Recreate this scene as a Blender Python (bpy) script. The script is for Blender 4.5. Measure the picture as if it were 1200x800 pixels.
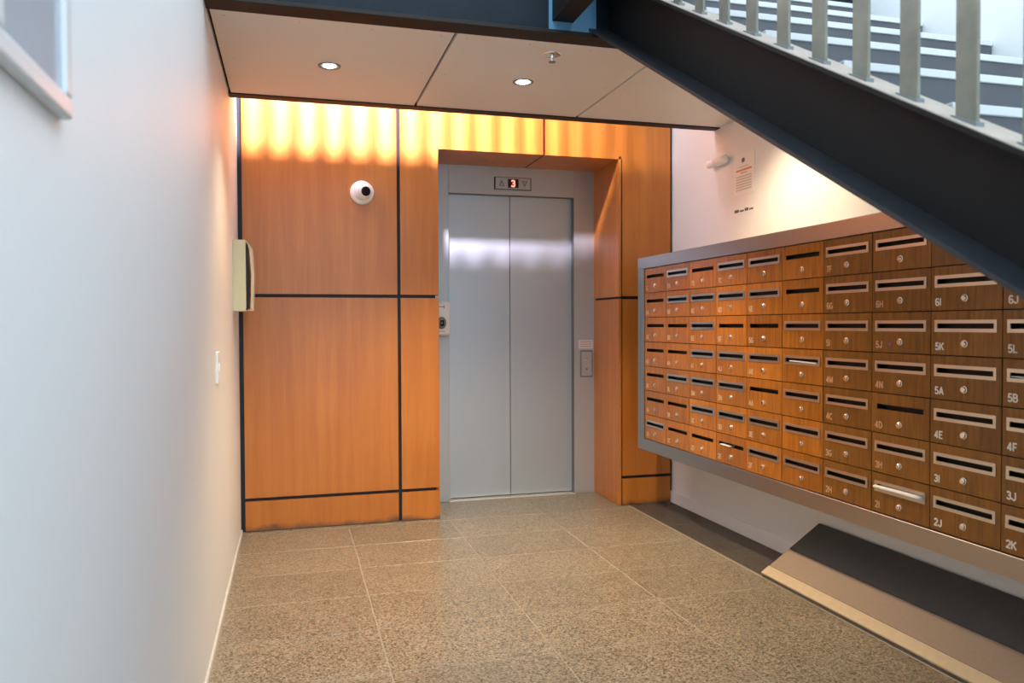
import bpy, bmesh, math, random
from mathutils import Vector, Matrix
random.seed(7)
sc = bpy.context.scene
for o in list(bpy.data.objects):
    bpy.data.objects.remove(o)
COL = sc.collection

# ------------------------------------------------------------------ camera
F_PX, YAW, PITCH, ROLL = 923.36, math.radians(15.69), math.radians(-1.243), math.radians(-0.2247)
CAM = Vector((0.2881, -5.1943, 1.3))
fw = Vector((math.sin(YAW)*math.cos(PITCH), math.cos(YAW)*math.cos(PITCH), math.sin(PITCH)))
r0 = Vector((math.cos(YAW), -math.sin(YAW), 0)); u0 = r0.cross(fw)
rt = r0*math.cos(ROLL) + u0*math.sin(ROLL); up = u0*math.cos(ROLL) - r0*math.sin(ROLL)
cd = bpy.data.cameras.new('camera'); cd.sensor_width = 36; cd.lens = F_PX/1200*36
cd.clip_start = 0.05; cd.clip_end = 200
cd.dof.use_dof = True; cd.dof.focus_distance = 4.3; cd.dof.aperture_fstop = 4.0
co = bpy.data.objects.new('camera', cd); COL.objects.link(co)
co.matrix_world = Matrix(((rt.x, up.x, -fw.x, CAM.x), (rt.y, up.y, -fw.y, CAM.y), (rt.z, up.z, -fw.z, CAM.z), (0, 0, 0, 1)))
sc.camera = co

# ------------------------------------------------------------------ world + exposure
w = bpy.data.worlds.new('World'); sc.world = w; w.use_nodes = True
bg = w.node_tree.nodes['Background']
bg.inputs[0].default_value = (0.69, 0.86, 1.0, 1); bg.inputs[1].default_value = 3.15
sc.view_settings.view_transform = 'Standard'; sc.view_settings.look = 'None'
sc.view_settings.gamma = 1; sc.view_settings.use_curve_mapping = False
sc.view_settings.exposure = 0.32
DOWNLIGHT_W = 90; SPOT_W = 4800

# ------------------------------------------------------------------ materials
def new_mat(name):
    m = bpy.data.materials.new(name); m.use_nodes = True
    nt = m.node_tree; return m, nt, nt.nodes['Principled BSDF']
def plain(name, col, rough=0.5, metal=0.0, noise=0.0, scale=20, bump=0.0, coat=0.0, emit=None, emit_s=0, spec=None):
    m, nt, b = new_mat(name)
    b.inputs['Base Color'].default_value = (*col, 1); b.inputs['Roughness'].default_value = rough
    b.inputs['Metallic'].default_value = metal
    if spec is not None: b.inputs['Specular IOR Level'].default_value = spec
    if coat: b.inputs['Coat Weight'].default_value = coat; b.inputs['Coat Roughness'].default_value = 0.15
    if emit: b.inputs['Emission Color'].default_value = (*emit, 1); b.inputs['Emission Strength'].default_value = emit_s
    if noise or bump:
        g = nt.nodes.new('ShaderNodeNewGeometry'); n = nt.nodes.new('ShaderNodeTexNoise')
        n.inputs['Scale'].default_value = scale; n.inputs['Detail'].default_value = 5
        nt.links.new(g.outputs['Position'], n.inputs['Vector'])
        if noise:
            r = nt.nodes.new('ShaderNodeMapRange'); r.inputs[3].default_value = 1-noise; r.inputs[4].default_value = 1+noise
            nt.links.new(n.outputs['Fac'], r.inputs[0])
            x = nt.nodes.new('ShaderNodeVectorMath'); x.operation = 'SCALE'; x.inputs[0].default_value = col
            nt.links.new(r.outputs[0], x.inputs['Scale']); nt.links.new(x.outputs[0], b.inputs['Base Color'])
        if bump:
            bp = nt.nodes.new('ShaderNodeBump'); bp.inputs['Strength'].default_value = bump; bp.inputs['Distance'].default_value = 0.003
            nt.links.new(n.outputs['Fac'], bp.inputs['Height']); nt.links.new(bp.outputs[0], b.inputs['Normal'])
    return m
def wood(name, dark, light, rough, sx, sz, coat=0.0, dirt=False, vary=0.12):
    m, nt, b = new_mat(name); N = nt.nodes; L = nt.links
    g = N.new('ShaderNodeNewGeometry'); oi = N.new('ShaderNodeObjectInfo')
    off = N.new('ShaderNodeVectorMath'); off.operation = 'SCALE'; off.inputs[0].default_value = (7.3, 5.1, 3.7); L.new(oi.outputs['Random'], off.inputs['Scale'])
    add = N.new('ShaderNodeVectorMath'); add.operation = 'ADD'; L.new(g.outputs['Position'], add.inputs[0]); L.new(off.outputs[0], add.inputs[1])
    mp = N.new('ShaderNodeMapping'); mp.inputs['Scale'].default_value = (sx, sx, sz); L.new(add.outputs[0], mp.inputs[0])
    n1 = N.new('ShaderNodeTexNoise'); n1.inputs['Scale'].default_value = 1; n1.inputs['Detail'].default_value = 8; n1.inputs['Roughness'].default_value = 0.65
    n1.inputs['Distortion'].default_value = 0.4
    L.new(mp.outputs[0], n1.inputs['Vector'])
    n2 = N.new('ShaderNodeTexNoise'); n2.inputs['Scale'].default_value = 2.2; n2.inputs['Detail'].default_value = 3; L.new(add.outputs[0], n2.inputs['Vector'])
    mx = N.new('ShaderNodeMath'); mx.operation = 'MULTIPLY_ADD'; mx.inputs[1].default_value = 0.35; L.new(n2.outputs['Fac'], mx.inputs[0])
    sb = N.new('ShaderNodeMath'); sb.operation = 'SUBTRACT'; sb.inputs[1].default_value = 0.175; L.new(n1.outputs['Fac'], sb.inputs[0]); L.new(sb.outputs[0], mx.inputs[2])
    cr = N.new('ShaderNodeValToRGB'); e = cr.color_ramp.elements
    e[0].position = 0.32; e[0].color = (*dark, 1); e[1].position = 0.68; e[1].color = (*light, 1); L.new(mx.outputs[0], cr.inputs[0])
    hv = N.new('ShaderNodeHueSaturation'); L.new(cr.outputs[0], hv.inputs['Color'])
    mr = N.new('ShaderNodeMapRange'); mr.inputs[3].default_value = 1-vary; mr.inputs[4].default_value = 1+vary; L.new(oi.outputs['Random'], mr.inputs[0]); L.new(mr.outputs[0], hv.inputs['Value'])
    out = hv.outputs[0]
    if dirt:   # scuffed, wet-mopped bottom edge of the base boards
        sp = N.new('ShaderNodeSeparateXYZ'); L.new(g.outputs['Position'], sp.inputs[0])
        nn = N.new('ShaderNodeTexNoise'); nn.inputs['Scale'].default_value = 9; nn.inputs['Detail'].default_value = 4; L.new(g.outputs['Position'], nn.inputs['Vector'])
        a = N.new('ShaderNodeMath'); a.operation = 'MULTIPLY_ADD'; a.inputs[1].default_value = 0.09; L.new(nn.outputs['Fac'], a.inputs[0]); a.inputs[2].default_value = -0.025
        d = N.new('ShaderNodeMath'); d.operation = 'SUBTRACT'; L.new(sp.outputs['Z'], d.inputs[0]); L.new(a.outputs[0], d.inputs[1])
        rr = N.new('ShaderNodeMapRange'); rr.inputs[1].default_value = -0.015; rr.inputs[2].default_value = 0.02; rr.inputs[3].default_value = 0.75; rr.inputs[4].default_value = 0; L.new(d.outputs[0], rr.inputs[0])
        mm = N.new('ShaderNodeMixRGB'); L.new(rr.outputs[0], mm.inputs[0]); L.new(out, mm.inputs[1]); mm.inputs[2].default_value = (0.06, 0.04, 0.035, 1)
        out = mm.outputs[0]
    L.new(out, b.inputs['Base Color']); b.inputs['Roughness'].default_value = rough
    if coat: b.inputs['Coat Weight'].default_value = coat; b.inputs['Coat Roughness'].default_value = 0.12
    bp = N.new('ShaderNodeBump'); bp.inputs['Strength'].default_value = 0.08; bp.inputs['Distance'].default_value = 0.002; L.new(n1.outputs['Fac'], bp.inputs['Height']); L.new(bp.outputs[0], b.inputs['Normal'])
    return m
def terrazzo(name, base, speck_d, speck_l, rough, scale=260, tint=0.10):
    m, nt, b = new_mat(name); N = nt.nodes; L = nt.links
    g = N.new('ShaderNodeNewGeometry'); oi = N.new('ShaderNodeObjectInfo')
    v = N.new('ShaderNodeTexVoronoi'); v.inputs['Scale'].default_value = scale*0.42; L.new(g.outputs['Position'], v.inputs['Vector'])
    sx = N.new('ShaderNodeSeparateXYZ'); L.new(v.outputs['Color'], sx.inputs[0])
    cr = N.new('ShaderNodeValToRGB'); cr.color_ramp.interpolation = 'CONSTANT'; e = cr.color_ramp.elements
    e[0].position = 0; e[0].color = (*speck_d, 1); e[1].position = 0.22; e[1].color = (*base, 1)
    k = e.new(0.62); k.color = tuple(c*0.75 for c in base)+(1,)
    k = e.new(0.80); k.color = (*speck_l, 1); L.new(sx.outputs[0], cr.inputs[0])
    n = N.new('ShaderNodeTexNoise'); n.inputs['Scale'].default_value = 3.1; n.inputs['Detail'].default_value = 4; L.new(g.outputs['Position'], n.inputs['Vector'])
    s = N.new('ShaderNodeMath'); s.operation = 'MULTIPLY_ADD'; s.inputs[1].default_value = tint*2; s.inputs[2].default_value = 0; L.new(oi.outputs['Random'], s.inputs[0])
    s2 = N.new('ShaderNodeMath'); s2.operation = 'MULTIPLY_ADD'; s2.inputs[1].default_value = 0.35; L.new(n.outputs['Fac'], s2.inputs[0]); L.new(s.outputs[0], s2.inputs[2])
    s3 = N.new('ShaderNodeMath'); s3.operation = 'ADD'; s3.inputs[1].default_value = 1-tint-0.175; L.new(s2.outputs[0], s3.inputs[0])
    x = N.new('ShaderNodeVectorMath'); x.operation = 'SCALE'; L.new(cr.outputs[0], x.inputs[0]); L.new(s3.outputs[0], x.inputs['Scale'])
    L.new(x.outputs[0], b.inputs['Base Color'])
    rr = N.new('ShaderNodeMapRange'); rr.inputs[3].default_value = rough*0.8; rr.inputs[4].default_value = rough*1.25; L.new(n.outputs['Fac'], rr.inputs[0]); L.new(rr.outputs[0], b.inputs['Roughness'])
    return m
def brushed(name, col, rough, vertical=True, metal=1.0):
    m, nt, b = new_mat(name); N = nt.nodes; L = nt.links
    g = N.new('ShaderNodeNewGeometry'); mp = N.new('ShaderNodeMapping')
    mp.inputs['Scale'].default_value = (400, 400, 3) if vertical else (4, 4, 500); L.new(g.outputs['Position'], mp.inputs[0])
    n = N.new('ShaderNodeTexNoise'); n.inputs['Scale'].default_value = 1; n.inputs['Detail'].default_value = 3; L.new(mp.outputs[0], n.inputs['Vector'])
    r = N.new('ShaderNodeMapRange'); r.inputs[3].default_value = rough*0.8; r.inputs[4].default_value = rough*1.2; L.new(n.outputs['Fac'], r.inputs[0]); L.new(r.outputs[0], b.inputs['Roughness'])
    b.inputs['Base Color'].default_value = (*col, 1); b.inputs['Metallic'].default_value = metal
    return m
M = dict(
    wall=plain('wall_paint', (0.79, 0.80, 0.80), 0.55, noise=0.015, scale=2.5, bump=0.02),
    ceil=plain('soffit_board', (0.78, 0.75, 0.71), 0.5, noise=0.02, scale=3),
    dark=plain('dark_backing', (0.012, 0.012, 0.016), 0.6),
    darktrim=plain('dark_brown_trim', (0.017, 0.011, 0.008), 0.6, spec=0.3),
    panel=wood('cherry_panel', (0.47, 0.140, 0.016), (0.58, 0.20, 0.030), 0.40, 16, 0.9, coat=0.1, vary=0.06),
    base=wood('cherry_base_panel', (0.47, 0.140, 0.016), (0.58, 0.20, 0.030), 0.4, 16, 0.9, dirt=True, vary=0.06),
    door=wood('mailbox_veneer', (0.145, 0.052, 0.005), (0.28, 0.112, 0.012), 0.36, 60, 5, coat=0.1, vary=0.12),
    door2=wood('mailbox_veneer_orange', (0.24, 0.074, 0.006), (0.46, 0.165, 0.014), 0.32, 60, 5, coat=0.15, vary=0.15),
    tile=terrazzo('terrazzo_tile', (0.250, 0.205, 0.140), (0.085, 0.068, 0.047), (0.355, 0.295, 0.21), 0.30, 380, 0.07),
    border=terrazzo('border_tile', (0.085, 0.068, 0.052), (0.055, 0.045, 0.034), (0.10, 0.082, 0.062), 0.5),
    grout=plain('grout', (0.33, 0.28, 0.215), 0.8),
    steel=brushed('brushed_steel', (0.60, 0.66, 0.72), 0.50, metal=0.75),
    steeld=brushed('brushed_steel_jamb', (0.55, 0.58, 0.60), 0.42, metal=0.55),
    frame=brushed('stainless_frame', (0.42, 0.40, 0.38), 0.34, vertical=False),
    sill=plain('aluminium_sill', (0.80, 0.77, 0.70), 0.35, metal=0.6),
    floortrim=plain('floor_trim', (0.36, 0.31, 0.24), 0.5, metal=0.3),
    skirt=plain('skirting_paint', (0.55, 0.53, 0.49), 0.6),
    chrome=plain('chrome', (0.82, 0.80, 0.77), 0.18, metal=1),
    **{'return': plain('dark_return', (0.16, 0.16, 0.16), 0.4, metal=0.5)},
    slotm=plain('satin_slot_plate', (0.64, 0.61, 0.56), 0.32, metal=1),
    black=plain('black', (0.004, 0.004, 0.004), 0.6),
    stringer=plain('black_painted_steel', (0.008, 0.0068, 0.006), 0.65, noise=0.25, scale=9, spec=0.25),
    beam=plain('blue_black_steel', (0.010, 0.016, 0.023), 0.6, noise=0.4, scale=7, bump=0.1, spec=0.2),
    flange=plain('black_steel_flange', (0.020, 0.023, 0.028), 0.5, noise=0.45, scale=11, bump=0.15),
    gusset=plain('daylit_gusset', (0.10, 0.25, 0.40), 0.5, noise=0.1, scale=12),  # light blue imitates daylight falling on this spot of the navy beam
    dusty=plain('dusty_flange', (0.40, 0.33, 0.27), 0.85, noise=0.15, scale=40),
    galv=plain('galvanised_bar', (0.205, 0.20, 0.155), 0.45, metal=0.3, noise=0.45, scale=14),
    weld=plain('weld_foot', (0.19, 0.205, 0.21), 0.5, metal=0.3),
    nosing=plain('white_nosing', (0.66, 0.67, 0.68), 0.45),
    riser=plain('grey_riser', (0.085, 0.09, 0.098), 0.55, noise=0.12, scale=12),
    tread=plain('tread_rubber', (0.13, 0.135, 0.14), 0.6),
    white=plain('white_plastic', (0.90, 0.90, 0.88), 0.35),
    cream=plain('cream_metal', (0.62, 0.57, 0.36), 0.45),
    lens=plain('lens_black', (0.008, 0.008, 0.009), 0.3, spec=0.2),
    grey=plain('grey_plastic', (0.22, 0.22, 0.22), 0.4),
    numw=plain('number_white', (0.80, 0.74, 0.66), 0.5),
    numt=plain('number_tan', (0.60, 0.33, 0.17), 0.5),
    numf=plain('number_faint', (0.55, 0.40, 0.28), 0.5),
    purple=plain('purple_sticker', (0.24, 0.10, 0.32), 0.5),
    paper=plain('paper', (0.84, 0.84, 0.82), 0.6),
    bluepaper=plain('blue_grey_paper', (0.55, 0.63, 0.72), 0.6),
    red=plain('red_print', (0.66, 0.28, 0.20), 0.6),
    greyprint=plain('grey_print', (0.58, 0.53, 0.47), 0.6),
    ink=plain('dark_print', (0.10, 0.14, 0.19), 0.6),
    pinkprint=plain('pink_print', (0.62, 0.36, 0.32), 0.6),
    carpetd=plain('charcoal_carpet', (0.085, 0.080, 0.076), 0.95, noise=0.25, scale=180, bump=0.3),
    carpett=plain('taupe_carpet', (0.31, 0.235, 0.17), 0.95, noise=0.18, scale=180, bump=0.3),
    nosb=plain('beige_vinyl', (0.52, 0.41, 0.26), 0.6, noise=0.12, scale=30),
    glassy=plain('sign_insert', (0.40, 0.45, 0.52), 0.12),
    alu=plain('white_alu_frame', (0.66, 0.68, 0.69), 0.35),
    led=plain('led_digit', (0.9, 0.1, 0.08), 0.4, emit=(1, 0.22, 0.16), emit_s=2.2),
    ledoff=plain('led_window', (0.03, 0.002, 0.002), 0.25),
    lamp=plain('lamp_glow', (1, 1, 1), 0.4, emit=(1.0, 0.93, 0.82), emit_s=45),
    lampdim=plain('lamp_glow_cool', (1, 1, 1), 0.4, emit=(0.97, 0.98, 1.0), emit_s=14),
    lidm=plain('clear_tan_lid', (0.70, 0.52, 0.34), 0.2),
)
m, nt, b = new_mat('acrylic'); b.inputs['Base Color'].default_value = (0.95, 0.93, 0.88, 1); b.inputs['Transmission Weight'].default_value = 0.85; b.inputs['Roughness'].default_value = 0.08; b.inputs['IOR'].default_value = 1.2
M['acrylic'] = m

# ------------------------------------------------------------------ helpers
def link(name, me, mat=None, parent=None, loc=(0, 0, 0), rot=None, mats=None):
    o = bpy.data.objects.new(name, me); COL.objects.link(o)
    if me is not None and not me.materials:
        for q in (mats or ([mat] if mat else [])): me.materials.append(M[q])
    o.location = loc
    if rot: o.rotation_euler = rot
    if parent: o.parent = parent
    return o
def tag(o, label=None, cat=None, group=None, kind=None):
    if label: o['label'] = label
    if cat: o['category'] = cat
    if group: o['group'] = group
    if kind: o['kind'] = kind
    return o
def empty(name, loc, label=None, cat=None, group=None, kind=None, rot=None):
    o = bpy.data.objects.new(name, None); COL.objects.link(o); o.location = loc; o.empty_display_size = 0.05
    if rot: o.rotation_euler = rot
    return tag(o, label, cat, group, kind)
def bm_box(bm, x0, x1, y0, y1, z0, z1, bev=0.0, seg=1):
    r = bmesh.ops.create_cube(bm, size=1)
    for v in r['verts']:
        v.co = Vector(((x0+x1)/2 + v.co.x*(x1-x0), (y0+y1)/2 + v.co.y*(y1-y0), (z0+z1)/2 + v.co.z*(z1-z0)))
    if bev:
        es = list({e for v in r['verts'] for e in v.link_edges})
        bmesh.ops.bevel(bm, geom=es, offset=bev, segments=seg, affect='EDGES', profile=0.5)
def done(bm, name, smooth=False):
    bmesh.ops.recalc_face_normals(bm, faces=bm.faces)
    me = bpy.data.meshes.new(name); bm.to_mesh(me); bm.free()
    if smooth:
        for p in me.polygons: p.use_smooth = True
    return me
cache = {}
def box(name, x0, x1, y0, y1, z0, z1, mat, parent=None, bev=0.0, seg=1):
    """box object, origin at its centre; like-sized boxes share a mesh; parents sit at the world origin unless given in local space"""
    d = (round(x1-x0, 5), round(y1-y0, 5), round(z1-z0, 5)); key = (d, mat, bev, seg)
    if key not in cache:
        bm = bmesh.new(); bm_box(bm, -d[0]/2, d[0]/2, -d[1]/2, d[1]/2, -d[2]/2, d[2]/2, bev, seg)
        me = done(bm, name); me.materials.append(M[mat]); cache[key] = me
    return link(name, cache[key], None, parent, ((x0+x1)/2, (y0+y1)/2, (z0+z1)/2))
def wbox(name, x0, x1, y0, y1, z0, z1, mat, parent, bev=0.0, seg=1):
    """box given in world coordinates under a parent that only has a location"""
    p = parent.location
    return box(name, x0-p.x, x1-p.x, y0-p.y, y1-p.y, z0-p.z, z1-p.z, mat, parent, bev, seg)
def prism(name, pts, axis, a0, a1, mat, parent=None, bev=0.0, rel=None):
    """polygon extruded along an axis. pts are the other two coordinates, in x,y,z order"""
    bm = bmesh.new(); off = rel or Vector((0, 0, 0))
    def mk(p, a):
        c = {'x': (a, p[0], p[1]), 'y': (p[0], a, p[1]), 'z': (p[0], p[1], a)}[axis]
        return bm.verts.new(Vector(c) - off)
    A = [mk(p, a0) for p in pts]; B = [mk(p, a1) for p in pts]; n = len(pts)
    bm.faces.new(A); bm.faces.new(B[::-1])
    for i in range(n): bm.faces.new((A[i], A[(i+1) % n], B[(i+1) % n], B[i]))
    if bev: bmesh.ops.bevel(bm, geom=list(bm.edges), offset=bev, segments=2, affect='EDGES')
    return link(name, done(bm, name), mat, parent)
def lathe(prof, seg=24):
    """profile (r, h) revolved around local z"""
    bm = bmesh.new(); rings = []
    for r, h in prof:
        if r < 1e-6: rings.append([bm.verts.new((0, 0, h))])
        else: rings.append([bm.verts.new((r*math.cos(2*math.pi*i/seg), r*math.sin(2*math.pi*i/seg), h)) for i in range(seg)])
    for a, b2 in zip(rings, rings[1:]):
        for i in range(seg):
            j = (i+1) % seg
            if len(a) == 1 and len(b2) == 1: continue
            if len(a) == 1: bm.faces.new((a[0], b2[j], b2[i]))
            elif len(b2) == 1: bm.faces.new((a[i], a[j], b2[0]))
            else: bm.faces.new((a[i], a[j], b2[j], b2[i]))
    return bm
def holed(wy, hz, t, hole):
    """plate facing -x, y in [-wy/2, wy/2], z in [-hz/2, hz/2], thickness t behind x=0, with a rectangular hole (y0,y1,z0,z1)"""
    bm = bmesh.new(); O = [(-wy/2, -hz/2), (wy/2, -hz/2), (wy/2, hz/2), (-wy/2, hz/2)]
    y0, y1, z0, z1 = hole; I = [(y0, z0), (y1, z0), (y1, z1), (y0, z1)]
    fo = [bm.verts.new((0, *p)) for p in O]; fi = [bm.verts.new((0, *p)) for p in I]
    bo = [bm.verts.new((t, *p)) for p in O]; bi = [bm.verts.new((t, *p)) for p in I]
    for i in range(4):
        j = (i+1) % 4
        bm.faces.new((fo[i], fo[j], fi[j], fi[i])); bm.faces.new((bo[j], bo[i], bi[i], bi[j]))
        bm.faces.new((fo[j], fo[i], bo[i], bo[j])); bm.faces.new((fi[i], fi[j], bi[j], bi[i]))
    return bm
def arc(cx, cy, rx, ry, a0, a1, n=9):
    return [(cx+rx*math.cos(math.radians(a0+(a1-a0)*i/n)), cy+ry*math.sin(math.radians(a0+(a1-a0)*i/n))) for i in range(n+1)]
GLYPH = {   # strokes on a cap height of 1
    '2': (0.62, [arc(0.31, 0.69, 0.25, 0.25, 165, -40)+[(0.06, 0.06), (0.58, 0.06)]]),
    '3': (0.62, [arc(0.29, 0.73, 0.23, 0.21, 160, -90)+arc(0.29, 0.29, 0.26, 0.23, 90, -160)]),
    '4': (0.66, [[(0.60, 0.27), (0.05, 0.27), (0.44, 0.95), (0.44, 0.0)]]),
    '5': (0.62, [[(0.55, 0.94), (0.16, 0.94), (0.10, 0.52)]+arc(0.30, 0.32, 0.26, 0.26, 125, -155)]),
    '6': (0.62, [arc(0.31, 0.70, 0.24, 0.24, 25, 180, 6)+[(0.07, 0.35)]+arc(0.32, 0.30, 0.24, 0.24, 180, 540, 14)]),
    '7': (0.60, [[(0.05, 0.94), (0.56, 0.94), (0.34, 0.5), (0.24, 0.0)]]),
    'A': (0.76, [[(0.05, 0.0), (0.38, 0.95), (0.71, 0.0)], [(0.17, 0.30), (0.59, 0.30)]]),
    'B': (0.70, [[(0.09, 0.06), (0.09, 0.94), (0.35, 0.94)]+arc(0.35, 0.73, 0.21, 0.21, 90, -90)+[(0.09, 0.52), (0.38, 0.52)]+arc(0.38, 0.29, 0.23, 0.23, 90, -90)+[(0.09, 0.06)]]),
    'C': (0.72, [arc(0.40, 0.50, 0.32, 0.44, 45, 315, 14)]),
    'D': (0.72, [[(0.09, 0.06), (0.09, 0.94), (0.28, 0.94)]+arc(0.28, 0.50, 0.36, 0.44, 90, -90)+[(0.09, 0.06)]]),
    'E': (0.66, [[(0.60, 0.94), (0.09, 0.94), (0.09, 0.06), (0.62, 0.06)], [(0.09, 0.52), (0.55, 0.52)]]),
    'F': (0.62, [[(0.58, 0.94), (0.09, 0.94), (0.09, 0.0)], [(0.09, 0.50), (0.50, 0.50)]]),
    'G': (0.76, [arc(0.40, 0.50, 0.32, 0.44, 50, 320, 14)+[(0.67, 0.45), (0.42, 0.45)]]),
    'H': (0.74, [[(0.09, 0), (0.09, 1)], [(0.65, 0), (0.65, 1)], [(0.09, 0.52), (0.65, 0.52)]]),
    'I': (0.30, [[(0.13, 0), (0.13, 1)]]),
    'J': (0.60, [[(0.50, 1.0), (0.50, 0.28)]+arc(0.27, 0.28, 0.23, 0.23, 0, -180)]),
    'K': (0.74, [[(0.09, 0), (0.09, 1)], [(0.66, 0.98), (0.12, 0.40)], [(0.28, 0.55), (0.69, 0.02)]]),
    'L': (0.62, [[(0.09, 1.0), (0.09, 0.06), (0.58, 0.06)]]),
    'M': (0.84, [[(0.09, 0), (0.09, 0.95), (0.42, 0.15), (0.75, 0.95), (0.75, 0)]]),
    'N': (0.74, [[(0.09, 0), (0.09, 0.95), (0.65, 0.05), (0.65, 1.0)]]),
}
tcache = {}
def text_mesh(s, size, mat, stroke=0.205, depth=0.0006):
    """bold sans lettering: size is the cap height"""
    key = (s, size, mat)
    if key not in tcache:
        bm = bmesh.new(); x = 0; hw = stroke/2; cnt = [0]
        def quad(pts):
            cnt[0] += 1; dz = depth+cnt[0]*1.5e-5
            lo = [bm.verts.new((p[0]*size, p[1]*size, 0)) for p in pts]; hi = [bm.verts.new((p[0]*size, p[1]*size, dz)) for p in pts]
            bm.faces.new(hi); n = len(pts)
            for i in range(n): bm.faces.new((lo[i], lo[(i+1) % n], hi[(i+1) % n], hi[i]))
        for ch in s:
            w_, strokes = GLYPH[ch]
            for st in strokes:
                for i, (p, q) in enumerate(zip(st, st[1:])):
                    d = Vector((q[0]-p[0], q[1]-p[1]))
                    if d.length < 1e-5: continue
                    d.normalize(); e0 = hw*0.55 if i else 0; e1 = hw*0.55 if i < len(st)-2 else 0
                    nn = Vector((-d.y, d.x))*hw; P0 = Vector(p)-d*e0; P1_ = Vector(q)+d*e1
                    quad([(x+v.x, v.y) for v in (P0-nn, P1_-nn, P1_+nn, P0+nn)])
            x += w_+0.09
        me = bpy.data.meshes.new('lettering'); bm.to_mesh(me); bm.free(); me.materials.append(M[mat]); tcache[key] = me
    return tcache[key]
FACE_X = (math.pi/2, 0, -math.pi/2)   # text lying on a face that looks towards -x
FACE_Y = (math.pi/2, 0, 0)            # towards -y

# ------------------------------------------------------------------ measured dimensions
XL, XR = -0.0229, 2.9594
B, A, C_, D = 1.2414, 0.9768, 2.5377, 2.940
G1, G2, ZL, R_ = 0.2017, 1.4873, 2.4668, 0.478
H = 2.5588; S1, S2 = 0.655, 1.835; P1, P2 = 0.9912, 1.9763
JX = 1.985
TOP = 4.6; BACKY = -9.0

# ------------------------------------------------------------------ floor
floor = tag(box('floor', XL-0.2, XR+0.2, BACKY, 1.0, -0.12, -0.0008, 'grout'), 'brown speckled terrazzo tile floor of the lift lobby', None, None, 'structure')
def fl(name, x0, x1, y0, y1, mat):
    p = floor.location
    return box(name, x0-p.x, x1-p.x, y0-p.y, y1-p.y, -0.014-p.z, 0-p.z, mat, floor, 0.001)
TX, TY, g = 0.6555, 0.4405, 0.0026
xs = [XL+0.012, 0.637, 1.2915, 1.9465, 2.601]
for i in range(4):
    for j in range(-2, 20):
        y1 = -0.06 - TY*j; y0 = y1 - TY
        if y0 > 0.55: continue
        w_ = xs[1]-xs[0] if i == 0 else TX
        fl('tile', xs[i]+g, xs[i]+w_-g, y0+g, min(y1, 0.6)-g, 'tile')
for j in range(0, 20):
    y1 = -0.001 - 0.6*j
    if y1-0.6 < BACKY: break
    fl('border_tile', 2.616, XR-0.014, y1-0.6+0.001, y1-0.001, 'border')
t = tag(box('trim_1', 2.6025, 2.6145, -8.9, -0.002, -0.012, 0.0025, 'floortrim', None, 0.001), 'thin metal floor trim between terrazzo tiles and dark border strip', None, None, 'structure')

# ------------------------------------------------------------------ walls
wl = tag(box('wall_left', XL-0.2, XL, BACKY, 0.9, -0.1, TOP, 'wall'), 'plain white painted wall on the left', None, None, 'structure')
wr = tag(box('wall_right', XR, XR+0.2, BACKY, 0.9, -0.1, TOP, 'wall'), 'white painted wall behind the mailboxes and stairs', None, None, 'structure')
tag(box('baseboard_left', XL-0.002, XL+0.010, BACKY, 0.02, 0.0, 0.014, 'skirt', None, 0.003), 'slim white skirting along the left wall', None, None, 'structure')
tag(box('baseboard_right', XR-0.012, XR+0.002, BACKY, 0.02, 0.0, 0.085, 'wall', None, 0.003), 'low white skirting below the mailboxes', None, None, 'structure')
# back wall: dark carcass that shows in the joints, with timber panels as pieces
bm = bmesh.new()
bm_box(bm, XL, B-0.02, 0.02, 0.9, -0.02, 3.7); bm_box(bm, C_+0.02, XR, 0.02, 0.9, -0.02, 3.7); bm_box(bm, B-0.02, C_+0.02, 0.02, 0.9, ZL+0.02, 3.7)
wb = tag(link('wall_back', done(bm, 'wall_back'), 'dark'), 'cherry timber panelled wall around the lift door', None, None, 'structure')
GW = 0.011; PT = 3.7
def pan(pts, mat='panel', y0=0.0, y1=0.024):
    return prism('panel', pts, 'y', y0, y1, mat, wb)
def rect(x0, x1, z0, z1): return [(x0, z0), (x1, z0), (x1, z1), (x0, z1)]
x_l = 0.004
pan(rect(x_l, A-GW, 0.004, G1-GW), 'base'); pan(rect(x_l, A-GW, G1+GW, G2-GW)); pan(rect(x_l, A-GW, G2+GW, PT))
pan(rect(A+GW, B, 0.004, G1-GW), 'base'); pan(rect(A+GW, B, G1+GW, G2-GW))
pan([(A+GW, G2+GW), (B, G2+GW), (B, ZL), (JX-GW*0.8, ZL), (JX-GW*0.8, PT), (A+GW, PT)])
cr_ = C_ + 0.028
pan(rect(cr_, D, 0.004, G1-GW), 'base'); pan(rect(cr_, D, G1+GW, G2-GW))
pan([(cr_, G2+GW), (D, G2+GW), (D, PT), (JX+GW*0.8, PT), (JX+GW*0.8, ZL), (cr_, ZL)])
# reveal lining of the lift opening
def wpan(x0, x1, y0, y1, z0, z1): return box('panel', x0, x1, y0, y1, z0, z1, 'panel', wb)
wpan(C_, C_+0.018, 0.0, R_+0.004, 0.004, G2-0.008); wpan(C_, C_+0.018, 0.0, R_+0.004, G2+0.008, ZL+0.018)
wpan(B-0.018, B, 0.0245, R_+0.004, 0.004, G2-0.008); wpan(B-0.018, B, 0.0245, R_+0.004, G2+0.008, ZL+0.018)
wpan(B, JX-0.008, 0.0245, R_+0.004, ZL, ZL+0.018); wpan(JX+0.008, C_, 0.0245, R_+0.004, ZL, ZL+0.018)
box('joint_strip', JX-0.008, JX+0.008, 0.0245, R_+0.004, ZL+0.003, ZL+0.018, 'dark', wb)

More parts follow.
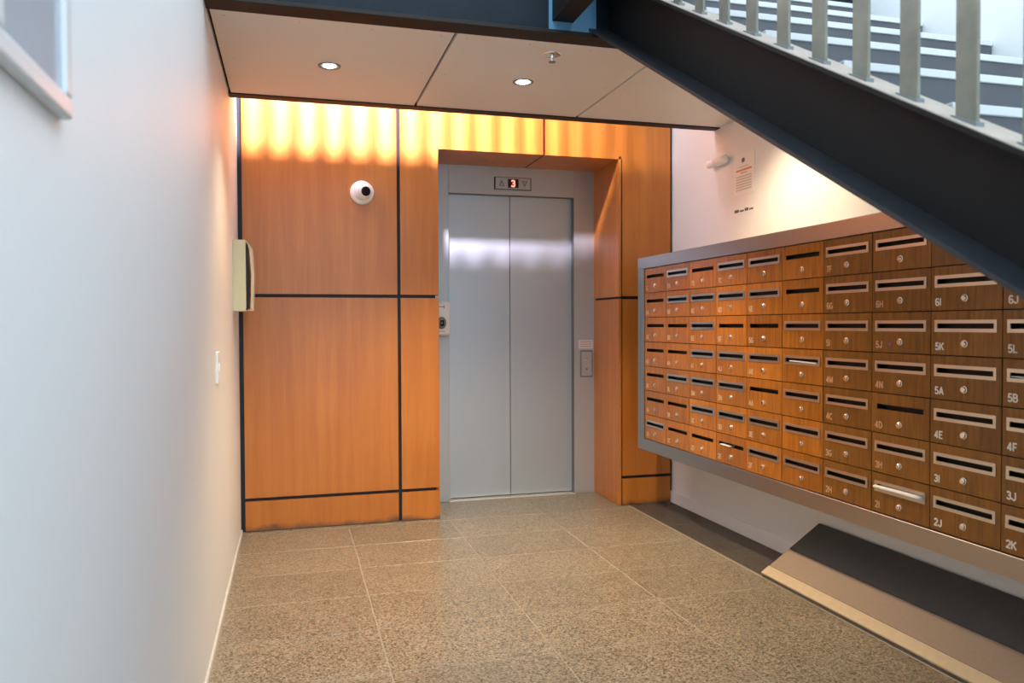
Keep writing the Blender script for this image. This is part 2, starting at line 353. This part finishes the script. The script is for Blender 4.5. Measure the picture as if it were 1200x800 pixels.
# ------------------------------------------------------------------ lift door
dr = empty('door_1', (1.882, R_, 0), 'two leaf brushed steel lift door set in the timber wall', None, None, 'structure')
DJL, DJR, DTOP, DY = 1.405, 2.376, 2.262, R_+0.055
wbox('jamb', B-0.015, DJL, R_, R_+0.12, 0, ZL+0.01, 'steeld', dr, 0.002)
wbox('jamb', DJR, C_+0.015, R_, R_+0.12, 0, ZL+0.01, 'steeld', dr, 0.002)
wbox('header', DJL, DJR, R_+0.001, R_+0.12, DTOP, ZL+0.01, 'steeld', dr, 0.002)
SPL = 1.882
wbox('door_return', DJR-0.003, DJR+0.001, R_+0.003, R_+0.06, 0.0, DTOP+0.002, 'return', dr)
wbox('door_return', DJL, DJR, R_+0.003, R_+0.06, DTOP-0.003, DTOP+0.001, 'return', dr)
wbox('door_leaf', DJL-0.01, SPL-0.0022, DY, DY+0.03, 0.012, DTOP+0.01, 'steel', dr, 0.002)
wbox('door_leaf', SPL+0.0022, DJR+0.01, DY, DY+0.03, 0.012, DTOP+0.01, 'steel', dr, 0.002)
wbox('backing', B-0.02, C_+0.02, R_+0.12, R_+0.2, -0.01, ZL+0.02, 'black', dr)
sl = wbox('sill', DJL-0.004, DJR+0.004, R_-0.012, R_+0.115, -0.012, 0.006, 'sill', dr, 0.001)
for k in range(3): wbox('sill_groove', DJL, DJR, R_+0.008+0.012*k, R_+0.012+0.012*k, 0.0035, 0.0064, 'grey', dr)

# ------------------------------------------------------------------ soffit (ceiling), landing slab, beam
ceil = tag(box('ceiling', XL, XR, -1.83, -S1+0.002, H+0.022, 3.01, 'darktrim'), 'pale panelled soffit over the lobby below the upper landing', None, None, 'structure')
def cb(name, x0, x1, y0, y1, z0, z1, mat, bev=0.0):
    p = ceil.location; return box(name, x0-p.x, x1-p.x, y0-p.y, y1-p.y, z0-p.z, z1-p.z, mat, ceil, bev)
edges = [XL+0.012, P1, P2, XR-0.001]
for i in range(3):
    x0 = edges[i]+(0.007 if i else 0); x1 = edges[i+1]-(0.007 if i < 2 else 0)
    cb('panel', x0, x1, -S2+0.002, -S1-0.004, H, H+0.022, 'ceil', 0.001)
    nx = 4
    for k in range(nx):
        for yy in (-S2+0.06, -1.25, -S1-0.05):
            if yy == -1.25 and 0 < k < nx-1: continue
            xx = x0+0.05+(x1-x0-0.1)*k/(nx-1)
            cb('screw', xx-0.004, xx+0.004, yy-0.004, yy+0.004, H-0.0008, H+0.002, 'greyprint')
cb('edge_trim', XL, XR-0.001, -S1, -S1+0.075, H-0.006, H+0.05, 'darktrim', 0.002)
cb('landing_slab', XL, XR, -S1, -S1+0.07, H+0.05, 3.01, 'darktrim')
cb('landing_floor', XL, XR, -1.66, -S1+0.07, 3.01, 3.03, 'tread')

beam = empty('steel_beam', (1.4, -1.88, H), 'blue black steel beam across the front edge of the pale soffit', 'beam')
wbox('web', XL+0.001, 2.955, -1.90, -1.885, H+0.01, 2.99, 'beam', beam)
wbox('bottom_flange', XL+0.001, 2.955, -1.945, -1.834, H-0.004, H+0.014, 'darktrim', beam, 0.002)
wbox('top_flange', XL+0.001, 2.955, -1.95, -1.834, 2.985, 3.005, 'beam', beam, 0.002)
wbox('daylit_gusset_plate', 1.385, 1.605, -1.906, -1.899, H+0.024, 2.74, 'gusset', beam)['label'] = 'plate on the beam web, daylight put into its light blue colour'
joist = empty('steel_joist', (1.448, -1.95, 2.627), 'dark brown steel joist end meeting the blue beam above the soffit', 'joist')
wbox('side_plate', 1.40, 1.412, -4.4, -1.90, 2.627, 2.86, 'stringer', joist)
wbox('side_plate', 1.483, 1.495, -4.4, -1.90, 2.627, 2.86, 'stringer', joist)
wbox('bottom_plate', 1.40, 1.495, -4.4, -1.90, 2.622, 2.634, 'darktrim', joist)
wbox('top_plate', 1.40, 1.495, -4.4, -1.90, 2.855, 2.865, 'stringer', joist)

# ------------------------------------------------------------------ staircase
RUN, RISE = 0.357, 0.207; SL = RISE/RUN
stair = empty('staircase', (2.3, -4.2, 0), 'straight steel staircase with black stringer and white tread nosings above the mailboxes', 'staircase')
sp0 = stair.location
XF, XW = 1.570, 1.668
def zb(y): return 1.344 + 0.5795*(y+4.068)      # top surface of the lower flange
def zt(y): return 1.612 + 0.5795*(y+4.065)      # top surface of the upper flange
YA, YB = -6.38, -1.905
def slab(name, x0, x1, f0, f1, mat, ya=YA, yb=YB):
    return prism(name, [(ya, f0(ya)), (yb, f0(yb)), (yb, f1(yb)), (ya, f1(ya))], 'x', x0, x1, mat, stair, 0, sp0)
slab('stringer_web', XW, XW+0.012, lambda y: zb(y)-0.012, lambda y: zt(y)-0.005, 'stringer')
slab('stringer_flange', XF, XW+0.012, lambda y: zb(y)-0.003, lambda y: zb(y)+0.010, 'flange', YA, -1.86)
slab('stringer_flange', XF, XW+0.012, lambda y: zt(y)-0.014, lambda y: zt(y)-0.003, 'stringer')
slab('flange_dust', XF+0.004, XW+0.010, lambda y: zt(y)-0.004, lambda y: zt(y)-0.001, 'dusty')
for n in range(-7, 7):
    y = -3.773 + RUN*n; z = 1.787 + RISE*n
    if n < 6:
        tr = wbox('tread', 1.70, XR-0.003, y+0.018, y+RUN+0.006, z-0.035, z-0.002, 'tread', stair)
    else:
        tr = wbox('tread', 1.70, XR-0.003, y+0.012, y+0.06, z-0.035, z-0.002, 'tread', stair)
    no = box('nosing', 1.70-tr.location.x-sp0.x, XR-0.003-tr.location.x-sp0.x, y-sp0.y-tr.location.y, y+0.045-sp0.y-tr.location.y, z-0.022-sp0.z-tr.location.z, z-sp0.z-tr.location.z, 'nosing', tr, 0.002)
    wbox('riser', 1.72, XR-0.003, y+0.006, y+0.018, z-RISE, z-0.020, 'riser', stair)
    if n < 6: wbox('tread_bracket', 1.679, 1.722, y+0.03, y+0.25, z-0.045, z-0.012, 'stringer', stair)
k = 0
for i in range(-8, 13):
    yc = -3.900 + 0.1548*i
    if yc > -1.95: continue
    z0 = zt(yc)
    wbox('baluster', 1.606, 1.615, yc-0.027, yc+0.027, z0-0.008, z0+0.98, 'galv', stair, 0.0015)
    prism('weld_foot', [(yc-0.032, zt(yc-0.032)-0.002), (yc+0.030, zt(yc+0.030)-0.002), (yc+0.030, zt(yc+0.030)+0.002), (yc-0.032, zt(yc-0.032)+0.008)], 'x', 1.599, 1.620, 'weld', stair, 0, sp0)
prism('handrail', [(YA+1.1, zt(YA+1.1)+0.96), (YB, zt(YB)+0.96), (YB, zt(YB)+1.0), (YA+1.1, zt(YA+1.1)+1.0)], 'x', 1.585, 1.636, 'galv', stair, 0, sp0)

# railing on the open back edge of the upper landing (out of frame above the soffit; its bars stripe the light on the panels)
rail = empty('landing_railing', (1.4, -0.62, 3.03), 'flat bar railing along the back edge of the upper landing', 'railing')
for i in range(28):
    x = XL+0.06+0.108*i
    if x > XR-0.05: break
    wbox('baluster', x-0.022, x+0.022, -0.615, -0.607, 3.02, 4.0, 'galv', rail)
wbox('handrail', XL+0.01, XR-0.01, -0.635, -0.585, 4.0, 4.03, 'galv', rail)

# ------------------------------------------------------------------ mailbox bank
MX, MY0, Q, MZ0, P = 2.5897, 0.3192, 0.3082, 0.528, 0.1631
NC, NR = 11, 7
YE = -(MY0+NC*Q)
mb = empty('mailbox_bank', (MX, -2.0, 0.45), 'large wall bank of numbered wooden mailboxes in a stainless steel frame', 'mailboxes')
FT = MZ0+NR*P
wbox('carcass', MX+0.03, XR-0.001, YE, -MY0, MZ0-0.01, FT+0.01, 'black', mb)
wbox('frame', MX-0.010, XR-0.0005, YE-0.022, -0.227, FT+0.0015, 1.746, 'frame', mb, 0.0015)
wbox('frame', MX-0.010, XR-0.0005, YE-0.022, -0.227, 0.450, MZ0-0.0015, 'frame', mb, 0.0015)
wbox('frame', MX-0.0095, XR-0.0005, -MY0+0.0015, -0.2275, MZ0-0.002, FT+0.002, 'frame', mb, 0.0015)
wbox('frame', MX-0.0095, XR-0.0005, YE-0.0215, YE-0.0015, MZ0-0.002, FT+0.002, 'frame', mb, 0.0015)
HOLE_W, HOLE_H, HZ = 0.246, 0.0205, P/2-0.0555
bm = holed(Q-0.004, P-0.004, 0.018, (-HOLE_W/2, HOLE_W/2, HZ-HOLE_H/2, HZ+HOLE_H/2))
door_me = done(bm, 'mailbox_door'); door_me.materials.append(M['door']); door_me.materials.append(M['black'])
for p_ in door_me.polygons:
    if abs(p_.normal.x) < 0.5 and abs(p_.center.y) < HOLE_W/2+0.001 and abs(p_.center.z-HZ) < HOLE_H/2+0.001: p_.material_index = 1
door2_me = door_me.copy(); door2_me.materials[0] = M['door2']
bm = holed(0.268, 0.044, 0.005, (-HOLE_W/2+0.001, HOLE_W/2-0.001, -HOLE_H/2+0.001, HOLE_H/2-0.001))
slot_me = done(bm, 'slot_frame'); slot_me.materials.append(M['slotm'])
bm = lathe([(0, 0.010), (0.0085, 0.010), (0.0105, 0.0085), (0.0105, 0.003), (0.0135, 0.002), (0.0135, 0)], 14)
lock_me = done(bm, 'lock', True); lock_me.materials.append(M['chrome']); lock_me.materials.append(M['black'])
for p_ in lock_me.polygons: p_.use_smooth = False
bm = bmesh.new(); bm_box(bm, -0.0012, 0.0012, -0.006, 0.006, 0.0098, 0.0106); key_me = done(bm, 'key_slot'); key_me.materials.append(M['black'])
L_ = 'ABCDEFGHIJKLMN'
names = {}
def seq(row, c0, start, floor_no, count):
    for k in range(count):
        names[(row, c0+k)] = str(floor_no)+L_[start+k]
seq(0, 1, 0, 7, 11); names[(0, 0)] = '6L'
seq(1, 0, 0, 6, 12)
seq(2, 0, 2, 5, 10); names[(2, 10)] = '5M'; names[(2, 11)] = '5N'
seq(3, 0, 6, 4, 8); seq(3, 8, 0, 5, 4)
seq(4, 0, 10, 3, 4); seq(4, 4, 0, 4, 8)
seq(5, 0, 0, 3, 12)
seq(6, 0, 1, 2, 12)
for r in range(7): names.pop((r, 5), None)
for q_ in ((0, 7), (0, 4), (0, 8), (0, 9), (0, 10)): names.pop(q_, None)
NOFRAME = {(0, 0), (0, 2), (0, 5), (1, 0), (1, 5), (2, 0), (2, 1), (2, 3), (2, 4), (3, 0), (3, 1), (4, 0), (4, 4), (4, 7), (5, 0), (5, 1), (6, 1), (6, 2), (6, 3)}
def slot_pos(r, c): return Vector((MX, -(MY0+(c+0.5)*Q), FT-(r+0.5)*P+HZ))
for r in range(NR):
    for c in range(NC):
        yc = -(MY0+(c+0.5)*Q); zc = FT-(r+0.5)*P
        rx = random.uniform(-0.0012, 0.0012)
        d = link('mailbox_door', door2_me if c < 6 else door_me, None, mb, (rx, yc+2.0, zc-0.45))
        if (r, c) not in NOFRAME: link('slot_frame', slot_me, None, d, (-0.0035, 0, HZ))
        k = link('lock', lock_me, None, d, (0, 0, P/2-0.119), (0, -math.pi/2, 0))
        if (r, c) in names:
            t = text_mesh(names[(r, c)], 0.0275, 'numw' if c >= 8 else 'numt' if c > 4 else 'numf')
            link('number', t, None, d, (-0.0006, Q/2-0.022, -P/2+0.019), FACE_X)
        if (r, c) == (2, 7):
            bm = bmesh.new(); v = [bm.verts.new((-0.001, *p)) for p in ((0.045, -0.040), (0.062, -0.040), (0.054, -0.062))]; bm.faces.new(v[::-1])
            rgeo = bmesh.ops.extrude_face_region(bm, geom=list(bm.faces)); bmesh.ops.translate(bm, verts=[x for x in rgeo['geom'] if isinstance(x, bmesh.types.BMVert)], vec=(0.0009, 0, 0))
            link('sticker', done(bm, 'sticker'), 'purple', d)
# mail left sticking out of slots
def roll_mesh(ln, r):
    bm = bmesh.new(); segs = 10; N_ = 12; rings = []
    for i in range(segs+1):
        tt = i/segs; yy = (0.5-tt)*ln; rr = r*(0.85+0.25*tt); rings.append([bm.verts.new((-0.010+rr*1.3*math.cos(2*math.pi*k/N_), yy, 0.001*math.sin(3*tt)+rr*0.75*math.sin(2*math.pi*k/N_))) for k in range(N_)])
    for a, b2 in zip(rings, rings[1:]):
        for k in range(N_): bm.faces.new((a[k], a[(k+1) % N_], b2[(k+1) % N_], b2[k]))
    bm.faces.new(rings[0]); bm.faces.new(rings[-1][::-1])
    bm_box(bm, -0.012, 0.028, -ln/2*0.98, ln/2*0.96, -0.003, 0.003)
    return done(bm, 'rolled_newspaper', True)
s = slot_pos(6, 7)
tag(link('rolled_newspaper', roll_mesh(0.243, 0.010), 'paper', None, s+Vector((0, 0, -0.001))), 'rolled white newspaper stuffed in the slot of mailbox 2I', 'newspaper')
def letter(r, c, w_, off, mat, label, z=0.0):
    s = slot_pos(r, c); bm = bmesh.new(); bm_box(bm, -0.006, 0.028, -w_/2, w_/2, -0.002, 0.002, 0.0005)
    o = link('letter', done(bm, 'letter'), mat, None, s+Vector((0, off, z-0.006)), (0.02, 0.0, 0)); tag(o, label, 'letter')
letter(3, 9, 0.23, 0.0, 'bluepaper', 'pale blue letter poking from the slot of mailbox 5B')
letter(3, 5, 0.20, -0.01, 'paper', 'white letter in the slot of the unnumbered mailbox left of 4M')
letter(6, 3, 0.10, 0.055, 'paper', 'white letter lying in the frameless slot of mailbox 2E')

# ------------------------------------------------------------------ sloped carpet ledge under the mailboxes
YR0, YR1 = -1.675, -4.45
ramp = empty('sloped_ledge', (2.78, -3.0, 0), 'carpeted wedge ledge sloping up to the wall beneath the mailboxes', 'ledge')
x0, z0, x1, z1 = 2.600, 0.022, XR-0.013, 0.252
def sp(t): return (x0+(x1-x0)*t, z0+(z1-z0)*t)
nx_, nz_ = -(z1-z0), (x1-x0); ln = math.hypot(nx_, nz_); nx_, nz_ = nx_/ln, nz_/ln
def band(name, t0, t1, th, mat, lab=None):
    a, b2 = sp(t0), sp(t1)
    o = prism(name, [(a[0]-nx_*0.01, a[1]-nz_*0.01), (b2[0]-nx_*0.01, b2[1]-nz_*0.01), (b2[0]+nx_*th, b2[1]+nz_*th), (a[0]+nx_*th, a[1]+nz_*th)], 'y', YR1, YR0, mat, ramp, 0.0025, ramp.location)
    if lab: o['label'] = lab
prism('wedge_body', [(x0+0.004, 0.0), (x1, 0.0), (x1, z1-0.008), (x0+0.004, z0-0.008)], 'y', YR1+0.004, YR0-0.004, 'carpetd', ramp, 0, ramp.location)
band('nosing_strip', 0.0, 0.135, 0.006, 'nosb', 'beige vinyl nosing strip')
band('carpet', 0.135, 0.475, 0.003, 'carpett', 'taupe carpet strip')
band('carpet', 0.475, 1.0, 0.004, 'carpetd', 'charcoal carpet strip')

# ------------------------------------------------------------------ downlights, sprinkler
def downlight(x, y, glow, watts, label, tilt=(0, 0)):
    e = empty('downlight', (x, y, H), label, 'downlight', 'recessed soffit downlights')
    bm = lathe([(0.030, 0.018), (0.036, -0.001), (0.052, -0.004), (0.055, 0.0), (0.055, 0.003)], 28); link('trim_ring', done(bm, 'trim_ring', True), 'grey', e)
    bm = lathe([(0.034, 0.006), (0.028, -0.003), (0.015, -0.008), (0, -0.010)], 24); link('lamp', done(bm, 'lamp', True), glow, e)
    ld = bpy.data.lights.new('downlight_beam', 'SPOT'); ld.energy = watts; ld.color = (1.0, 0.80, 0.52); ld.spot_size = math.radians(112); ld.spot_blend = 0.9; ld.shadow_soft_size = 0.04
    lo = bpy.data.objects.new('downlight_beam', ld); COL.objects.link(lo); lo.parent = e; lo.location = (0, 0, -0.03); lo.rotation_euler = (tilt[0], tilt[1], 0)
downlight(0.482, -1.243, 'lampdim', DOWNLIGHT_W*0.5, 'small dim round downlight in the soffit panel next to the white wall')
downlight(1.464, -1.242, 'lamp', DOWNLIGHT_W*2.3, 'glowing round downlight in the middle soffit panel')
downlight(2.46, -1.52, 'lamp', DOWNLIGHT_W*0.5, 'round downlight in the soffit panel by the mailbox wall', (0, math.radians(-18)))
spk = empty('sprinkler', (1.477, -1.675, H), 'small chrome fire sprinkler head in the middle soffit panel', 'sprinkler')
bm = lathe([(0.0, -0.004), (0.034, -0.005), (0.042, -0.002), (0.042, 0.002)], 24); link('rosette', done(bm, 'rosette', True), 'chrome', spk)
bm = lathe([(0.010, -0.004), (0.010, -0.018), (0.006, -0.022), (0.006, -0.034)], 12); link('body', done(bm, 'body', True), 'chrome', spk)
bm = lathe([(0, -0.036), (0.017, -0.036), (0.017, -0.033), (0, -0.033)], 16); link('deflector', done(bm, 'deflector'), 'grey', spk)

# ------------------------------------------------------------------ dome camera
cam = empty('security_camera', (0.741, 0.0, 2.155), 'white round security camera with black lens on the timber panel', 'camera')
bm = lathe([(0.0, 0.0), (0.076, 0.0), (0.077, 0.012), (0.072, 0.026), (0.058, 0.034), (0, 0.034)], 32); link('base', done(bm, 'base', True), 'white', cam, (0, 0.001, 0), (math.pi/2, 0, 0))
bm = bmesh.new(); bmesh.ops.create_uvsphere(bm, u_segments=28, v_segments=18, radius=0.056); link('ball', done(bm, 'ball', True), 'white', cam, (0, -0.042, 0))
dv = Vector((0.34, -0.92, -0.06)).normalized(); q = dv.to_track_quat('Z', 'Y')
bm = lathe([(0.030, 0.042), (0.030, 0.0560), (0.027, 0.0590), (0.016, 0.0585), (0.013, 0.0572), (0, 0.0578)], 24)
le = link('lens', done(bm, 'lens', True), 'lens', cam, (0, -0.042, 0)); le.rotation_euler = q.to_euler()

# ------------------------------------------------------------------ cream alarm box on the left wall
al = empty('alarm_box', (XL, -0.42, 1.38), 'cream metal call point box with bulging clear lid on the white wall', 'alarm box')
wbox('body', XL-0.001, 0.048, -0.50, -0.30, 1.380, 1.783, 'cream', al, 0.004, 2)
prism('interior', [(0.047, 1.768), (0.056, 1.752), (0.067, 1.59), (0.060, 1.40), (0.047, 1.395)], 'y', -0.488, -0.312, 'lens', al, 0, al.location)
prof = [(0.046, 1.779), (0.052, 1.779), (0.083, 1.735), (0.092, 1.59), (0.086, 1.384), (0.046, 1.384), (0.046, 1.390), (0.080, 1.390), (0.087, 1.59), (0.078, 1.730), (0.050, 1.772), (0.046, 1.772)]
prism('lid', prof, 'y', -0.470, -0.315, 'lidm', al, 0, al.location)
prism('lid_glass', [(0.060, 1.756), (0.078, 1.728), (0.0865, 1.59), (0.080, 1.395), (0.072, 1.395), (0.076, 1.59), (0.068, 1.72)], 'y', -0.478, -0.472, 'lidm', al, 0, al.location)
bm = lathe([(0, 0.004), (0.006, 0.004), (0.006, 0)], 10); link('latch', done(bm, 'latch'), 'black', al, (0.052-XL, -0.503+0.42, 1.392-1.38), (math.pi/2, 0, 0))

sw = empty('light_switch', (XL, -1.53, 1.05), 'white switch plate on the white wall below the cream box', 'switch')
wbox('plate', XL-0.001, XL+0.009, -1.585, -1.49, 1.048, 1.185, 'white', sw, 0.003, 2)
wbox('rocker', XL+0.008, XL+0.013, -1.55, -1.525, 1.10, 1.135, 'white', sw, 0.001)

# ------------------------------------------------------------------ sign frame on the left wall near the camera
sf = empty('sign_frame', (XL, -4.1, 1.6), 'white aluminium poster frame with blank blue grey insert on the white wall', 'frame')
fy0, fy1, fz0, fz1 = -4.250, -3.945, 1.590, 2.02
fb = 0.030
wbox('insert', XL+0.002, XL+0.010, fy0+0.01, fy1-0.01, fz0+0.01, fz1-0.01, 'glassy', sf)
for a in ((fy0, fy1, fz0, fz0+fb), (fy0, fy1, fz1-fb, fz1), (fy0, fy0+fb, fz0+fb, fz1-fb), (fy1-fb, fy1, fz0+fb, fz1-fb)):
    wbox('frame_rail', XL-0.001, XL+0.018, *a, 'alu', sf, 0.005, 2)

# ------------------------------------------------------------------ sanitiser dispenser, call panel, notice, indicator
ds = empty('soap_dispenser', (1.335, R_, 1.22), 'white hand sanitiser dispenser with grey oval lever beside the lift door', 'dispenser')
bm = bmesh.new(); bm_box(bm, -0.063, 0.063, -0.088, 0.0, 0.0, 0.25, 0.018, 3); link('housing', done(bm, 'housing', True), 'white', ds)
bm = bmesh.new(); bmesh.ops.create_uvsphere(bm, u_segments=20, v_segments=12, radius=1)
for v in bm.verts: v.co = Vector((v.co.x*0.034, v.co.y*0.014, v.co.z*0.045))
link('lever', done(bm, 'lever', True), 'grey', ds, (-0.002, -0.088, 0.092))
bm = bmesh.new(); bm_box(bm, -0.014, 0.014, -0.0895, -0.087, 0.070, 0.112, 0.0008); link('window', done(bm, 'window'), 'lens', ds, (0.0, -0.012, 0.0))
for (a0, a1, c0, c1) in ((-0.03, 0.018, 0.205, 0.210), (0.012, 0.018, 0.196, 0.219), (-0.03, 0.02, 0.030, 0.034)):
    bm = bmesh.new(); bm_box(bm, a0, a1, -0.0886, -0.087, c0, c1); link('print', done(bm, 'print'), 'grey', ds)
cp = empty('call_panel', (2.472, R_, 0.9), 'dark framed steel lift call button panel on the right door jamb', 'call panel')
wbox('surround', 2.422, 2.523, R_-0.012, R_+0.001, 0.893, 1.100, 'grey', cp, 0.003)
wbox('plate', 2.431, 2.514, R_-0.016, R_-0.011, 0.905, 1.088, 'steeld', cp, 0.001)
bm = lathe([(0, 0.006), (0.012, 0.006), (0.0135, 0.004), (0.0135, 0)], 18); link('button', done(bm, 'button'), 'chrome', cp, (2.472-2.472, -0.015, 0.135), (math.pi/2, 0, 0))
bm = lathe([(0, 0.003), (0.008, 0.003), (0.009, 0)], 16); link('key_switch', done(bm, 'key_switch'), 'grey', cp, (0, -0.015, 0.055), (math.pi/2, 0, 0))
nt_ = empty('lift_notice', (2.468, R_, 1.115), 'small white notice sticker above the lift call panel', 'notice')
wbox('sheet', 2.411, 2.527, R_-0.0025, R_+0.0005, 1.112, 1.178, 'paper', nt_)
for k in range(3): wbox('print_line', 2.424, 2.514, R_-0.0032, R_-0.002, 1.126+0.017*k, 1.132+0.017*k, 'pinkprint', nt_)
ind = empty('floor_indicator', (1.891, R_, 2.346), 'steel lift position indicator showing a red digit 3', 'indicator')
wbox('backplate', 1.749, 2.033, R_-0.008, R_+0.002, 2.300, 2.392, 'black', ind, 0.001)
wbox('faceplate', 1.757, 2.026, R_-0.013, R_-0.007, 2.304, 2.388, 'steeld', ind, 0.001)
wbox('display', 1.851, 1.933, R_-0.0145, R_-0.0125, 2.314, 2.378, 'ledoff', ind)
link('digit', text_mesh('3', 0.050, 'led', 0.2), None, ind, (1.876-1.891, -0.0146, 2.321-2.346), FACE_Y)
for xx, sgn in ((1.803, 1), (1.980, -1)):
    bm = bmesh.new(); zz = 2.346
    v = [bm.verts.new((xx+a-1.891, -0.0134, zz+sgn*b2-2.346)) for a, b2 in ((-0.022, -0.022), (0.022, -0.022), (0, 0.026))]; bm.faces.new(v)
    v2 = [bm.verts.new((xx+a*0.45-1.891, -0.0138, zz-0.006*sgn+sgn*b2*0.45-2.346)) for a, b2 in ((-0.022, -0.022), (0.022, -0.022), (0, 0.026))]; bm.faces.new(v2)
    o = link('arrow', done(bm, 'arrow'), None, ind, mats=['grey', 'steeld']); o.data.polygons[1].material_index = 1

# ------------------------------------------------------------------ right wall fittings
ps = empty('wall_sensor', (XR-0.03, -0.67, 2.335), 'small white tube shaped sensor high on the wall above the mailboxes', 'sensor')
bm = lathe([(0, -0.105), (0.020, -0.105), (0.026, -0.098), (0.026, -0.04), (0.022, -0.036), (0.022, -0.026), (0.026, -0.022), (0.026, 0.10), (0.020, 0.107), (0, 0.107)], 20)
link('tube', done(bm, 'tube', True), 'white', ps, (0, 0, 0), (math.pi/2, 0, 0))
wbox('bracket', XR-0.02, XR+0.0005, -0.72, -0.62, 2.315, 2.355, 'white', ps, 0.002)
sg = empty('wall_notice', (XR, -0.93, 1.98), 'cream paper notice with red heading on the wall above the mailboxes', 'notice')
wbox('paper_sheet', XR-0.004, XR+0.0005, -1.050, -0.822, 2.090, 2.338, 'paper', sg)
def pr(y0, y1, z0, z1, mat): wbox('print_line', XR-0.0048, XR-0.0035, y0, y1, z0, z1, mat, sg)
pr(-0.985, -0.885, 2.255, 2.260, 'greyprint'); pr(-1.02, -0.85, 2.232, 2.243, 'red'); pr(-0.97, -0.90, 2.217, 2.223, 'red')
for k in range(6): pr(-1.02, -0.85, 2.195-0.016*k, 2.203-0.016*k, 'greyprint')
bm = bmesh.new(); v = [bm.verts.new((-0.0048, a, z)) for a, z in ((-0.014, 0.306), (0.012, 0.302), (0.020, 0.322), (0.002, 0.332), (-0.016, 0.326))]; bm.faces.new(v)
rg = bmesh.ops.extrude_face_region(bm, geom=list(bm.faces)); bmesh.ops.translate(bm, verts=[x for x in rg['geom'] if isinstance(x, bmesh.types.BMVert)], vec=(0.0008, 0, 0))
link('emblem', done(bm, 'emblem'), 'ink', sg)
sb_ = empty('wall_label', (XR, -0.93, 1.97), 'small white label strip with dark lettering under the cream paper notice', 'label')
wbox('sheet', XR-0.0025, XR+0.0005, -1.052, -0.815, 1.972, 2.012, 'paper', sb_)
for k, (a, b2) in enumerate(((-0.88, -0.83), (-0.935, -0.89), (-0.985, -0.945), (-1.035, -0.995))): wbox('print_line', XR-0.0034, XR-0.002, a, b2, 1.984, 1.984+(0.018 if k % 2 == 0 else 0.011), 'ink', sb_)

# ------------------------------------------------------------------ unseen spotlight added in place of daylight, throws the railing's stripes on the timber
hs = empty('added_spotlight', (0.75, -1.78, 4.30), 'added unseen spotlight above the landing, standing in for daylight', 'spotlight')
tgt = Vector((0.55, 0.0, 2.75)); dv = (tgt-Vector(hs.location)).normalized(); q = dv.to_track_quat('-Z', 'Y').to_euler()
bm = lathe([(0, 0.16), (0.05, 0.15), (0.07, 0.10), (0.075, 0.0), (0.068, 0.0), (0.06, 0.08), (0, 0.09)], 20); link('can', done(bm, 'can', True), 'grey', hs, (0, 0, 0), q)
ld = bpy.data.lights.new('added_beam', 'SPOT'); ld.energy = SPOT_W; ld.color = (0.95, 0.82, 1.0); ld.spot_size = math.radians(100); ld.spot_blend = 1.0; ld.shadow_soft_size = 0.11
lo = bpy.data.objects.new('added_beam', ld); COL.objects.link(lo); lo.parent = hs; lo.rotation_euler = q
